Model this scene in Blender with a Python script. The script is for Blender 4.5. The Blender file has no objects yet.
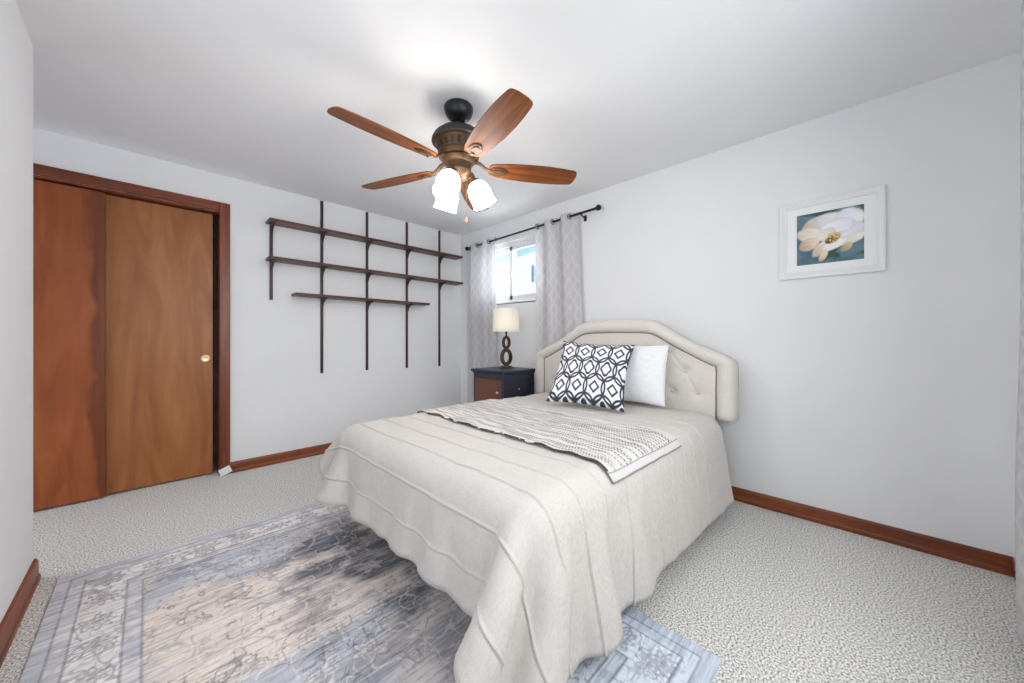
import bpy, bmesh, math
import numpy as np
from mathutils import Vector, Matrix

# ---------------------------------------------------------------- camera, sky, light, exposure
sc = bpy.context.scene
C = sc.collection
R = math.radians
H = 2.30                                   # ceiling height
cam_d = bpy.data.cameras.new('camera')
cam = bpy.data.objects.new('camera', cam_d)
C.objects.link(cam)
cam_d.sensor_width = 36.0
cam_d.lens = 360.0 / 1024.0 * 36.0
cam_d.shift_y = -3.0 / 1024.0
cam_d.clip_start = 0.02
cam.location = (-2.682, -3.528, 1.045)
cam.rotation_euler = (R(90), 0, R(44.7 - 90))
sc.camera = cam

sc.view_settings.view_transform = 'Standard'
sc.view_settings.look = 'None'
sc.view_settings.gamma = 1.0
sc.view_settings.use_curve_mapping = False
sc.view_settings.exposure = 0.0
sc.cycles.max_bounces = 10
sc.cycles.diffuse_bounces = 6
sc.cycles.sample_clamp_indirect = 6.0
sc.cycles.use_denoising = True

SKY = 1.35            # sky brightness
DAY_NEAR = 24.50
FILL_LEFT = 9.00      # fill light at an added, unseen window in the left wall
# daylight through the big window in the near wall
FILL_ALCOVE = 8.00       # fill light at a doorway added at the alcove end
DAY_HEAD = 12.00       # daylight through the small window by the headboard
SHADE_GLOW = 22.50    # ceiling fan glass shades
LAMP_BULB = 0.60

world = bpy.data.worlds.new('sky')
sc.world = world
world.use_nodes = True


XLW = -3.03          # face of the left wall


def area_light(name, loc, direction, sx, sy, power, color, spread=180):
    d = bpy.data.lights.new(name, 'AREA')
    d.shape = 'RECTANGLE'
    d.size, d.size_y = sx, sy
    d.energy = power
    d.color = color
    d.spread = R(spread)
    o = bpy.data.objects.new(name, d)
    C.objects.link(o)
    o.location = loc
    o.rotation_euler = Vector(direction).to_track_quat('-Z', 'Z').to_euler()
    return o


area_light('daylight_near_window', (-1.75, -4.16, 1.42), (0, 1, -0.42), 1.5, 1.15, DAY_NEAR, (1.0, 0.978, 0.935), 165)
area_light('fill_light_left', (XLW - 0.18, -2.60, 1.40), (1, 0, -0.25), 1.5, 1.15, FILL_LEFT, (1.0, 0.978, 0.935))
area_light('fill_light_alcove', (-4.26, -0.45, 1.05), (1, 0, -0.55), 0.7, 1.7, FILL_ALCOVE, (1.0, 0.978, 0.935), 150)
sun_d = bpy.data.lights.new('sun', 'SUN')
sun_d.energy = 5.5
sun_d.angle = R(1)
sun = bpy.data.objects.new('sun', sun_d)
C.objects.link(sun)
sun.rotation_euler = Vector((0.27, -0.74, -0.62)).to_track_quat('-Z', 'Y').to_euler()   # from beyond the closet, along the neighbour's wall
area_light('daylight_headboard_window', (0.17, -0.82, 1.735), (-1, 0, -0.1), 0.95, 0.6, DAY_HEAD, (0.98, 0.985, 1.0))


# ---------------------------------------------------------------- colours, noise, node helpers
def lin(c):
    c = np.asarray(c, float) / 255.0
    return np.where(c <= 0.04045, c / 12.92, ((c + 0.055) / 1.055) ** 2.4)


def L4(r, g, b):
    v = lin((r, g, b))
    return (float(v[0]), float(v[1]), float(v[2]), 1.0)


def vnoise(x, y, seed=0):
    xi = np.floor(x).astype(np.int64)
    yi = np.floor(y).astype(np.int64)
    fx, fy = x - xi, y - yi
    fx = fx * fx * (3 - 2 * fx)
    fy = fy * fy * (3 - 2 * fy)

    def h(a, b):
        n = (a * 374761393 + b * 668265263 + seed * 1442695041) & 0xFFFFFFFF
        n = ((n ^ (n >> 13)) * 1274126177) & 0xFFFFFFFF
        n = n ^ (n >> 16)
        return (n & 0xFFFF) / 65535.0
    return (h(xi, yi) * (1 - fx) + h(xi + 1, yi) * fx) * (1 - fy) + (h(xi, yi + 1) * (1 - fx) + h(xi + 1, yi + 1) * fx) * fy


def fbm(x, y, seed=0, octv=4):
    a, s, t = 0.5, 0.0, 0.0
    for k in range(octv):
        s = s + a * vnoise(x * 2 ** k, y * 2 ** k, seed + 17 * k)
        t += a
        a *= 0.5
    return s / t


def sstep(a, b, x):
    t = np.clip((x - a) / (b - a), 0, 1)
    return t * t * (3 - 2 * t)


class Mat:
    """a Principled material with a few shorthands for its node tree"""

    def __init__(s, name, color=None, rough=0.6, metal=0.0, spec=0.5):
        s.m = bpy.data.materials.new(name)
        s.m.use_nodes = True
        s.t = s.m.node_tree
        s.b = s.t.nodes['Principled BSDF']
        s.out = s.t.nodes['Material Output']
        s.b.inputs['Roughness'].default_value = rough
        s.b.inputs['Metallic'].default_value = metal
        s.b.inputs['Specular IOR Level'].default_value = spec
        if color is not None:
            s.b.inputs['Base Color'].default_value = L4(*color)

    def n(s, typ, **kw):
        nd = s.t.nodes.new(typ)
        for k, v in kw.items():
            setattr(nd, k, v)
        return nd

    def ln(s, a, b):
        s.t.links.new(a, b)

    def coord(s, which='Object', scale=(1, 1, 1), rot=(0, 0, 0)):
        tc = s.n('ShaderNodeTexCoord')
        mp = s.n('ShaderNodeMapping')
        mp.inputs['Scale'].default_value = scale
        mp.inputs['Rotation'].default_value = rot
        s.ln(tc.outputs[which], mp.inputs['Vector'])
        return mp.outputs['Vector']

    def noise(s, vec, scale=5, detail=3, rough=0.5, dist=0.0):
        nd = s.n('ShaderNodeTexNoise')
        nd.inputs['Scale'].default_value = scale
        nd.inputs['Detail'].default_value = detail
        nd.inputs['Roughness'].default_value = rough
        nd.inputs['Distortion'].default_value = dist
        s.ln(vec, nd.inputs['Vector'])
        return nd.outputs['Fac']

    def ramp(s, fac, stops):
        nd = s.n('ShaderNodeValToRGB')
        e = nd.color_ramp.elements
        while len(e) < len(stops):
            e.new(0.5)
        for el, (p, c) in zip(e, stops):
            el.position = p
            el.color = L4(*c)
        s.ln(fac, nd.inputs['Fac'])
        return nd.outputs['Color']

    def mix(s, fac, a, b, mode='MIX'):
        nd = s.n('ShaderNodeMix', data_type='RGBA', blend_type=mode)
        for sock, v in ((nd.inputs[0], fac), (nd.inputs[6], a), (nd.inputs[7], b)):
            if isinstance(v, (int, float)):
                sock.default_value = v
            elif isinstance(v, tuple):
                sock.default_value = L4(*v)
            else:
                s.ln(v, sock)
        return nd.outputs[2]

    def math(s, op, a, b=0.0, c=0.0):
        nd = s.n('ShaderNodeMath', operation=op)
        for sock, v in zip(nd.inputs, (a, b, c)):
            if isinstance(v, (int, float)):
                sock.default_value = v
            else:
                s.ln(v, sock)
        return nd.outputs[0]

    def base(s, col):
        s.ln(col, s.b.inputs['Base Color'])

    def bump(s, fac, strength=0.2, dist=0.01):
        nd = s.n('ShaderNodeBump')
        nd.inputs['Strength'].default_value = strength
        nd.inputs['Distance'].default_value = dist
        s.ln(fac, nd.inputs['Height'])
        s.ln(nd.outputs['Normal'], s.b.inputs['Normal'])

    def attr(s, name='Col'):
        return s.n('ShaderNodeAttribute', attribute_name=name).outputs['Color']

    def translucent(s, col, fac):
        """mix in light that passes through the cloth"""
        tr = s.n('ShaderNodeBsdfTranslucent')
        if isinstance(col, tuple):
            tr.inputs['Color'].default_value = L4(*col)
        else:
            s.ln(col, tr.inputs['Color'])
        mx = s.n('ShaderNodeMixShader')
        mx.inputs[0].default_value = fac
        s.ln(s.b.outputs[0], mx.inputs[1])
        s.ln(tr.outputs[0], mx.inputs[2])
        s.ln(mx.outputs[0], s.out.inputs['Surface'])


def m_paint(name, col, bs=0.06):
    m = Mat(name, col, 0.75, spec=0.25)
    v = m.coord()
    n1 = m.noise(v, 1.3, 3)
    m.base(m.mix(n1, tuple(int(c * 0.965) for c in col), col))
    m.bump(m.noise(v, 45, 4), bs, 0.01)
    return m.m


def m_wood(name, dark, mid, light, axis='Z', rough=0.35, scale=1.0, spec=0.5, fine=1.0):
    m = Mat(name, None, rough, spec=spec)
    st = {'X': (0.9, 14, 14), 'Y': (14, 0.9, 14), 'Z': (14, 14, 0.9)}[axis]
    v = m.coord(scale=tuple(a * scale for a in st))
    n1 = m.noise(v, 1.6, 5, 0.6, 0.9)
    v2 = m.coord(scale=tuple(a * scale * (1 if a < 1 else 9) for a in st))
    n2 = m.noise(v2, 1.5, 2)
    c = m.ramp(n1, [(0.28, dark), (0.5, mid), (0.72, light)])
    c = m.mix(m.math('MULTIPLY', n2, 0.45 * fine), c, dark)
    m.base(c)
    m.bump(n2, 0.06, 0.004)
    return m.m


# ---------------------------------------------------------------- mesh helpers
def link(name, me, mat=None, parent=None, smooth=False, loc=None):
    o = bpy.data.objects.new(name, me)
    C.objects.link(o)
    if mat is not None and not me.materials:
        for k in (mat if isinstance(mat, (list, tuple)) else [mat]):
            me.materials.append(k)
    if smooth:
        me.polygons.foreach_set('use_smooth', [True] * len(me.polygons))
    if parent is not None:
        o.parent = parent
    if loc is not None:
        o.location = loc
    return o


def obj(name, bm, mat=None, parent=None, smooth=False, loc=None, auto=None):
    me = bpy.data.meshes.new(name)
    bmesh.ops.recalc_face_normals(bm, faces=bm.faces)
    if auto is not None:
        for e in bm.edges:
            if len(e.link_faces) == 2 and e.calc_face_angle(0) > R(auto):
                e.smooth = False
        smooth = True
    bm.to_mesh(me)
    bm.free()
    return link(name, me, mat, parent, smooth, loc)


def tag(o, label, cat, group=None):
    o['label'] = label
    o['category'] = cat
    if group:
        o['group'] = group
    return o


def thing(name, label, cat, loc=(0, 0, 0), rotz=0.0, group=None):
    o = bpy.data.objects.new(name, None)
    o.empty_display_size = 0.1
    C.objects.link(o)
    o.location = loc
    o.rotation_euler = (0, 0, rotz)
    return tag(o, label, cat, group)


def struct(o):
    o['kind'] = 'structure'
    return o


def add_box(bm, lo, hi, bevel=0.0, seg=2, mat=None):
    lo, hi = Vector(lo), Vector(hi)
    M = Matrix.Translation((lo + hi) / 2) @ Matrix.Diagonal((*(hi - lo), 1))
    if mat is not None:
        M = mat @ M
    vs = bmesh.ops.create_cube(bm, size=1, matrix=M)['verts']
    if bevel > 0:
        es = list({e for v in vs for e in v.link_edges})
        bmesh.ops.bevel(bm, geom=es, offset=bevel, segments=seg, affect='EDGES', profile=0.5)
    return bm


def box(lo, hi, bevel=0.0, seg=2):
    return add_box(bmesh.new(), lo, hi, bevel, seg)


def add_lathe(bm, prof, seg=32, M=Matrix.Identity(4), cap=True):
    rings = []
    for r, z in prof:
        if r < 1e-5:
            rings.append([bm.verts.new(M @ Vector((0, 0, z)))])
        else:
            rings.append([bm.verts.new(M @ Vector((r * math.cos(a), r * math.sin(a), z)))
                          for a in (2 * math.pi * k / seg for k in range(seg))])
    for A, B in zip(rings, rings[1:]):
        if len(A) == 1 and len(B) == 1:
            continue
        for k in range(seg):
            k2 = (k + 1) % seg
            if len(A) == 1:
                bm.faces.new((A[0], B[k], B[k2]))
            elif len(B) == 1:
                bm.faces.new((A[k], B[0], A[k2]))
            else:
                bm.faces.new((A[k], B[k], B[k2], A[k2]))
    if cap:
        for ring in (rings[0], rings[-1]):
            if len(ring) > 1:
                bm.faces.new(ring)
    return bm


def lathe(prof, seg=32, M=Matrix.Identity(4), cap=True):
    return add_lathe(bmesh.new(), prof, seg, M, cap)


def add_tube(bm, pts, rad, seg=10, closed=False, flat=1.0):
    pts = [Vector(p) for p in pts]
    n = len(pts)
    rads = rad if isinstance(rad, (list, tuple)) else [rad] * n
    rings = []
    up = Vector((0, 0, 1))
    for i, p in enumerate(pts):
        a = pts[(i - 1) % n] if (closed or i > 0) else p
        b = pts[(i + 1) % n] if (closed or i < n - 1) else p
        t = (b - a).normalized()
        ref = up if abs(t.dot(up)) < 0.95 else Vector((1, 0, 0))
        if i > 0:
            ref = rings_n
        s = t.cross(ref)
        s = s.normalized() if s.length > 1e-6 else t.orthogonal().normalized()
        u = s.cross(t).normalized()
        rings_n = u
        rings.append([bm.verts.new(p + (s * math.cos(w) * rads[i] + u * math.sin(w) * rads[i] * flat))
                      for w in (2 * math.pi * k / seg for k in range(seg))])
    m = n if closed else n - 1
    for i in range(m):
        A, B = rings[i], rings[(i + 1) % n]
        for k in range(seg):
            bm.faces.new((A[k], B[k], B[(k + 1) % seg], A[(k + 1) % seg]))
    if not closed:
        bm.faces.new(rings[0])
        bm.faces.new(rings[-1])
    return bm


def tube(pts, rad, seg=10, closed=False, flat=1.0):
    return add_tube(bmesh.new(), pts, rad, seg, closed, flat)


def add_prism(bm, poly, z0, z1, M=Matrix.Identity(4), bevel=0.0):
    """polygon in xy pushed from z0 to z1"""
    A = [bm.verts.new(M @ Vector((x, y, z0))) for x, y in poly]
    B = [bm.verts.new(M @ Vector((x, y, z1))) for x, y in poly]
    n = len(poly)
    bm.faces.new(A[::-1])
    bm.faces.new(B)
    for i in range(n):
        bm.faces.new((A[i], A[(i + 1) % n], B[(i + 1) % n], B[i]))
    if bevel:
        es = [e for e in bm.edges if (e.verts[0] in A) == (e.verts[1] in A)]
        bmesh.ops.bevel(bm, geom=es, offset=bevel, segments=2, affect='EDGES')
    return bm


def grid_mesh(name, P, col=None, flip=False, close_u=False):
    """P: (n, m, 3) array of points; col: (n, m, 3) linear colours kept as the attribute Col"""
    n, m = P.shape[:2]
    idx = np.arange(n * m).reshape(n, m)
    if close_u:
        idx = np.concatenate([idx, idx[:1]], 0)
    q = np.stack([idx[:-1, :-1], idx[1:, :-1], idx[1:, 1:], idx[:-1, 1:]], -1).reshape(-1, 4)
    if flip:
        q = q[:, ::-1]
    me = bpy.data.meshes.new(name)
    me.vertices.add(n * m)
    me.vertices.foreach_set('co', P.reshape(-1).astype(np.float32))
    me.loops.add(len(q) * 4)
    me.loops.foreach_set('vertex_index', q.reshape(-1).astype(np.int32))
    me.polygons.add(len(q))
    me.polygons.foreach_set('loop_start', (np.arange(len(q)) * 4).astype(np.int32))
    me.polygons.foreach_set('use_smooth', np.ones(len(q), bool))
    me.update(calc_edges=True)
    if col is not None:
        a = me.color_attributes.new('Col', 'FLOAT_COLOR', 'POINT')
        c4 = np.concatenate([col.reshape(-1, 3), np.ones((n * m, 1))], 1)
        a.data.foreach_set('color', c4.reshape(-1).astype(np.float32))
    me.validate()
    return me


def arc(cx, cy, r, a0, a1, n):
    return [(cx + r * math.cos(R(a0 + (a1 - a0) * k / n)), cy + r * math.sin(R(a0 + (a1 - a0) * k / n))) for k in range(n + 1)]


# ---------------------------------------------------------------- world: blue sky with white clouds
wt = world.node_tree
bg = wt.nodes['Background']
bg.inputs['Strength'].default_value = SKY
tc = wt.nodes.new('ShaderNodeTexCoord')
nz = wt.nodes.new('ShaderNodeTexNoise')
nz.inputs['Scale'].default_value = 4.5
nz.inputs['Detail'].default_value = 6
cr = wt.nodes.new('ShaderNodeValToRGB')
cr.color_ramp.elements[0].position = 0.50
cr.color_ramp.elements[0].color = L4(166, 208, 244)
cr.color_ramp.elements[1].position = 0.68
cr.color_ramp.elements[1].color = (0.95, 0.97, 1.0, 1)
wt.links.new(tc.outputs['Generated'], nz.inputs['Vector'])
wt.links.new(nz.outputs['Fac'], cr.inputs['Fac'])
wt.links.new(cr.outputs['Color'], bg.inputs['Color'])

# ---------------------------------------------------------------- materials of the shell
M_wall = m_paint('wall_paint', (241, 241, 242))
M_ceil = m_paint('ceiling_paint', (241, 241, 242), 0.10)
M_trim = m_wood('red_brown_trim', (84, 36, 18), (128, 62, 32), (152, 80, 42), 'Z', 0.35)
M_trimx = m_wood('red_brown_trim_x', (84, 36, 18), (128, 62, 32), (152, 80, 42), 'X', 0.35)
M_basex = m_wood('orange_baseboard_x', (92, 42, 18), (138, 70, 34), (160, 88, 46), 'X', 0.4)
M_basey = m_wood('orange_baseboard_y', (92, 42, 18), (140, 70, 32), (162, 86, 42), 'Y', 0.4)
M_vinyl = Mat('white_vinyl', (236, 237, 238), 0.35).m


def m_carpet():
    m = Mat('speckled_carpet', None, 0.95, spec=0.1)
    v = m.coord()
    a = m.noise(v, 148, 1, 0.6)
    b = m.noise(v, 300, 1, 0.6)
    c = m.noise(v, 1.6, 2)
    f = m.math('ADD', m.math('MULTIPLY', a, 0.7), m.math('MULTIPLY', b, 0.3))
    col = m.ramp(f, [(0.34, (106, 104, 100)), (0.44, (182, 180, 175)), (0.52, (230, 228, 224)), (0.60, (252, 251, 249))])
    col = m.mix(m.math('MULTIPLY', c, 0.10), col, (200, 197, 192))
    m.base(col)
    m.bump(f, 0.55, 0.012)
    m.b.inputs['Sheen Weight'].default_value = 0.2
    return m.m


M_carpet = m_carpet()

# ---------------------------------------------------------------- room shell
XL = -3.03      # left wall face
YE = -0.975      # where the left wall ends and the closet alcove opens
YN = -4.0       # near wall face
XA = -4.1       # far end of the alcove
struct(obj('floor', box((XA - .6, YN - .1, -0.10), (0.12, 0.75, 0.0)), M_carpet))
struct(obj('ceiling', box((XA - .1, YN - .1, H), (0.12, 0.75, H + 0.1)), M_ceil))


def wall_with_hole(lo, hi, axis, h0, h1, z0, z1):
    """a wall box with one window opening; axis is the wall's long axis (0 x, 1 y)"""
    bm = bmesh.new()
    o = list(lo), list(hi)

    def part(a0, a1, za, zb):
        l, h = list(lo), list(hi)
        l[axis], h[axis], l[2], h[2] = a0, a1, za, zb
        if a1 > a0 and zb > za:
            add_box(bm, l, h)
    part(lo[axis], h0, lo[2], hi[2])
    part(h1, hi[axis], lo[2], hi[2])
    part(h0, h1, lo[2], z0)
    part(h0, h1, z1, hi[2])
    return bm


# headboard wall (right) with its window
WY0, WY1, WZ0, WZ1 = -1.34, -0.30, 1.42, 2.07
struct(obj('wall_right', wall_with_hole((0, YN - .1, 0), (0.12, 0.12, H), 1, WY0, WY1, WZ0, WZ1), M_wall))
# closet wall (back) with the closet opening
OX1, OZ = -2.300, 2.020
struct(obj('wall_back', wall_with_hole((XA, 0, 0), (0, 0.12, H), 0, -3.86, OX1, 0, OZ), M_wall))
struct(obj('wall_closet', box((XA, 0.70, 0), (-2.1, 0.74, H)), M_wall))
bm = box((-2.2, 0.12, 0), (-2.16, 0.70, H))
struct(obj('wall_closet_side', bm, M_wall))
LY0, LY1, LZ0, LZ1 = -3.40, -1.80, 0.80, 2.00
struct(obj('wall_left', wall_with_hole((XL - .12, YN - .1, 0), (XL, YE, H), 1, LY0, LY1, LZ0, LZ1), M_wall))
struct(obj('wall_alcove', box((XA, YE - .12, 0), (XL - .12, YE, H)), M_wall))
struct(obj('wall_alcove_end', wall_with_hole((XA - .1, YE - .12, 0), (XA, 0.74, H), 1, -0.85, -0.05, 0.0, 2.03), M_wall))  # doorway opening added for the alcove fill light
NX0, NX1, NZ0, NZ1 = -2.55, -0.95, 0.85, 2.05
struct(obj('wall_near', wall_with_hole((XL, YN - .12, 0), (0, YN, H), 0, NX0, NX1, NZ0, NZ1), M_wall))


def baseboard(name, a, b, nrm, mat, h=0.082):
    """board with a rounded cap running from a to b on the floor, pushed out along nrm"""
    a, b, nrm = Vector((*a, 0)), Vector((*b, 0)), Vector((*nrm, 0))
    prof = [(0, 0), (0.019, 0), (0.019, 0.018), (0.013, 0.026), (0.013, h - 0.014), (0.010, h - 0.005), (0.004, h), (0, h)]
    bm = bmesh.new()
    A = [bm.verts.new(a + nrm * d + Vector((0, 0, z))) for d, z in prof]
    B = [bm.verts.new(b + nrm * d + Vector((0, 0, z))) for d, z in prof]
    n = len(prof)
    for i in range(n):
        bm.faces.new((A[i], B[i], B[(i + 1) % n], A[(i + 1) % n]))
    bm.faces.new(A)
    bm.faces.new(B)
    return struct(obj(name, bm, mat))


baseboard('baseboard_right', (0, YN + 0.019), (0, -0.019), (-1, 0), M_basey)
baseboard('baseboard_back', (-2.233, 0), (0, 0), (0, -1), M_basex)
baseboard('baseboard_left', (XL, YN), (XL, YE + 0.012), (1, 0), M_basey, 0.092)
baseboard('baseboard_near', (XL, YN), (0, YN), (0, 1), M_basex)

# closet casing
cas = 0.065
bm = bmesh.new()
add_box(bm, (OX1, -0.018, 0), (OX1 + cas, 0.0, OZ + cas), 0.004)
struct(obj('trim_1', bm, M_trim))
bm = bmesh.new()
add_box(bm, (-3.95, -0.018, OZ), (OX1 + 0.0005, 0.0, OZ + cas), 0.004)
struct(obj('trim_2', bm, M_trimx))
bm = bmesh.new()
add_box(bm, (OX1, 0.0, 0), (OX1 + 0.012, 0.12, OZ))
add_box(bm, (-3.86, 0.0, OZ - 0.012), (OX1, 0.12, OZ))
struct(obj('trim_3', bm, M_trim))


# closet doors: two sliding veneer panels, the left one in the front track
def m_veneer(name, dark, mid, light, band):
    m = Mat(name, None, 0.38, spec=0.4)
    v = m.coord(scale=(5.0, 5.0, 0.8))
    n1 = m.noise(v, 1.4, 5, 0.55, 1.6)
    v2 = m.coord(scale=(160, 160, 3.0))
    n2 = m.noise(v2, 1, 2)
    v3 = m.coord(scale=(1.2, 1.2, 1.6))
    n3 = m.noise(v3, 2.2, 3, 0.6, 0.5)
    c = m.ramp(n1, [(0.3, dark), (0.5, mid), (0.7, light)])
    c = m.mix(m.math('MULTIPLY', n3, 0.5), c, mid)
    c = m.mix(m.math('MULTIPLY', n2, 0.22), c, dark)
    if band is not None:
        tc = m.n('ShaderNodeTexCoord')
        sp = m.n('ShaderNodeSeparateXYZ')
        m.ln(tc.outputs['Object'], sp.inputs[0])
        vz = m.coord(scale=(0.4, 0.4, 1.5))
        w = m.noise(vz, 2.0, 3, 0.5)
        x = m.math('ADD', sp.outputs['X'], m.math('MULTIPLY', w, -0.16))
        a = m.n('ShaderNodeMapRange', interpolation_type='SMOOTHSTEP')
        m.ln(x, a.inputs['Value'])
        a.inputs['From Min'].default_value = band - 0.045
        a.inputs['From Max'].default_value = band - 0.010
        g = m.noise(m.coord(scale=(60, 60, 2)), 1, 2)
        f = m.math('MULTIPLY', a.outputs[0], m.math('ADD', 0.25, m.math('MULTIPLY', g, 0.8)))
        c = m.mix(f, c, (92, 46, 20))
    m.base(c)
    m.bump(n2, 0.04, 0.003)
    return m.m


M_door_l = m_veneer('red_brown_veneer', (122, 58, 24), (152, 80, 38), (170, 98, 52), -2.985)
M_door_r = m_veneer('tan_brown_veneer', (138, 80, 38), (164, 102, 54), (182, 120, 70), None)
M_brass = Mat('pale_brass', (226, 206, 158), 0.3, 0.6).m
d1 = struct(obj('door_1', box((-3.84, 0.022, 0.012), (-2.880, 0.050, OZ - 0.02), 0.002), M_door_l))
d2 = struct(obj('door_2', box((-3.00, 0.060, 0.012), (-2.332, 0.088, OZ - 0.02), 0.002), M_door_r))
Mk = Matrix.Translation((-2.374, 0.060, 0.893)) @ Matrix.Rotation(R(90), 4, 'X')
obj('finger_pull', lathe([(0.0, 0.004), (0.012, 0.0035), (0.020, 0.006), (0.026, 0.005), (0.029, 0.0), (0.029, -0.003)], 28, Mk), M_brass, d2, True)

M_black = Mat('black_metal', (20, 20, 22), 0.4, 0.3).m
M_plate = Mat('white_plastic', (232, 232, 230), 0.45).m
pl = obj('wall_plate', add_prism(bmesh.new(), [(-.036, -.026), (.036, -.026), (.036, .026), (-.036, .026)], 0, 0.012, bevel=0.002), M_plate)
pl.matrix_world = Matrix.Translation((-2.268, -0.035, 0.034)) @ Matrix.Rotation(R(-20), 4, 'Y') @ Matrix.Rotation(R(78), 4, 'X')
tag(pl, 'small white rectangular plate leaning at the foot of the closet casing', 'plate')

# ---------------------------------------------------------------- window by the headboard
wf = thing('window_1', 'white sliding window between the two patterned curtains', 'window')
struct(wf)
bm = bmesh.new()
fx0, fx1 = 0.035, 0.105
f = 0.040
add_box(bm, (fx0, WY0, WZ0), (fx1, WY1, WZ0 + f), 0.003)
add_box(bm, (fx0, WY0, WZ1 - f), (fx1, WY1, WZ1), 0.003)
add_box(bm, (fx0, WY0, WZ0), (fx1, WY0 + f, WZ1), 0.003)
add_box(bm, (fx0, WY1 - f, WZ0), (fx1, WY1, WZ1), 0.003)
obj('window_frame', bm, M_vinyl, wf)


def sash(y0, y1, x0, x1, par):
    bm = bmesh.new()
    s = 0.044
    z0, z1 = WZ0 + f, WZ1 - f
    add_box(bm, (x0, y0, z0), (x1, y1, z0 + s), 0.003)
    add_box(bm, (x0, y0, z1 - s), (x1, y1, z1), 0.003)
    add_box(bm, (x0, y0, z0), (x1, y0 + s, z1), 0.003)
    add_box(bm, (x0, y1 - s, z0), (x1, y1, z1), 0.003)
    o = obj('sash', bm, M_vinyl, par)
    g = obj('pane', box(((x0 + x1) / 2 - .002, y0 + s - .004, z0 + s - .004), ((x0 + x1) / 2 + .002, y1 - s + .004, z1 - s + .004)), M_glass, o)
    return o


mg = Mat('window_glass', (255, 255, 255), 0.0)
mg.t.nodes.remove(mg.b)
tr = mg.n('ShaderNodeBsdfTransparent')
gl = mg.n('ShaderNodeBsdfGlossy')
gl.inputs['Roughness'].default_value = 0.02
mx = mg.n('ShaderNodeMixShader')
mx.inputs[0].default_value = 0.05
mg.ln(tr.outputs[0], mx.inputs[1])
mg.ln(gl.outputs[0], mx.inputs[2])
mg.ln(mx.outputs[0], mg.out.inputs['Surface'])
M_glass = mg.m
sash(-0.845, WY1 - f, 0.075, 0.098, wf)
s2 = sash(WY0 + f, -0.795, 0.045, 0.068, wf)
obj('latch', box((0.034, -0.832, 1.70), (0.046, -0.815, 1.76), 0.003), M_vinyl, s2)
# sill
struct(obj('trim_4', box((0.0, WY0, WZ0 - 0.012), (0.036, WY1, WZ0 + 0.006), 0.003), M_vinyl))

# the near-wall window that lights the room from behind the camera
wn = struct(thing('window_2', 'wide white window in the wall beside the camera', 'window'))
bm = bmesh.new()
for lo, hi in (((NX0, YN - .1, NZ0), (NX1, YN - .05, NZ0 + .05)), ((NX0, YN - .1, NZ1 - .05), (NX1, YN - .05, NZ1)),
               ((NX0, YN - .1, NZ0), (NX0 + .05, YN - .05, NZ1)), ((NX1 - .05, YN - .1, NZ0), (NX1, YN - .05, NZ1)),
               ((-1.775, YN - .1, NZ0), (-1.725, YN - .05, NZ1))):
    add_box(bm, lo, hi, 0.003)
obj('window_frame', bm, M_vinyl, wn)

wl = struct(thing('window_added', 'wide white unseen window added in the left wall for light', 'window'))  # added out of view, frames the left fill light
bm = bmesh.new()
for lo, hi in (((XL - .1, LY0, LZ0), (XL - .05, LY1, LZ0 + .05)), ((XL - .1, LY0, LZ1 - .05), (XL - .05, LY1, LZ1)),
               ((XL - .1, LY0, LZ0), (XL - .05, LY0 + .05, LZ1)), ((XL - .1, LY1 - .05, LZ0), (XL - .05, LY1, LZ1)),
               ((XL - .1, -2.625, LZ0), (XL - .05, -2.575, LZ1))):
    add_box(bm, lo, hi, 0.003)
obj('window_frame', bm, M_vinyl, wl)

# neighbour's house seen through the window
nb = thing('house', 'white neighbouring house wall with one narrow dark slit, outside the window', 'house', (6.0, 4.0, 0))
mwh = Mat('white_siding', (246, 247, 248), 0.8)
wv = mwh.n('ShaderNodeTexWave', wave_type='BANDS', bands_direction='Z', wave_profile='SAW')
wv.inputs['Scale'].default_value = 1.6
mwh.ln(mwh.coord(), wv.inputs['Vector'])
mwh.bump(wv.outputs['Fac'], 0.3, 0.02)
bm = bmesh.new()
pts = [(-2.6, -1), (7, -1), (7, 3.70), (1.2, 3.72), (-2.6, 4.05)]
add_prism(bm, pts, 0, 4, Matrix(((0, 0, 1, 0), (1, 0, 0, 0), (0, 1, 0, 0), (0, 0, 0, 1))))
obj('wall', bm, mwh.m, nb)
obj('vent_slit', box((-0.03, 0.10, 2.86), (0.02, 0.16, 3.40), 0.005), Mat('dark_slit', (130, 132, 134), 0.6).m, nb)

# ---------------------------------------------------------------- wall shelves on five dark standards
M_walnut = m_wood('dark_walnut', (52, 28, 22), (86, 48, 38), (112, 68, 54), 'X', 0.4)
M_standard = m_wood('dark_standard', (44, 25, 21), (66, 40, 34), (84, 54, 45), 'Z', 0.45)
SH = [(2.007, -2.005, -0.090, 'longest', 'topmost long dark walnut shelf board, nearest the ceiling'),
      (1.703, -2.005, -0.085, 'middle', 'middle dark walnut shelf board, under the topmost one'),
      (1.428, -1.820, -0.535, 'short', 'lowest and shortest dark walnut shelf board on the rack')]
SD, ST = 0.155, 0.022
for z, x0, x1, _, lab in SH:
    o = obj('wall_shelf', box((x0, -SD, z - ST), (x1, -0.013, z), 0.003), M_walnut)
    tag(o, lab, 'shelf', 'walnut shelf boards on the closet wall')
UP = [(-1.964, 1.365, 1.985, 'short dark shelf standard at the closet end, ending above the others'),
      (-1.575, 0.731, 2.292, 'long dark shelf standard, second counted from the closet'),
      (-1.161, 0.733, 2.292, 'long dark shelf standard, third counted from the closet'),
      (-0.729, 0.729, 2.292, 'long dark shelf standard, fourth counted from the closet'),
      (-0.316, 0.727, 2.292, 'long dark shelf standard nearest the curtain and the room corner')]
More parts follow.
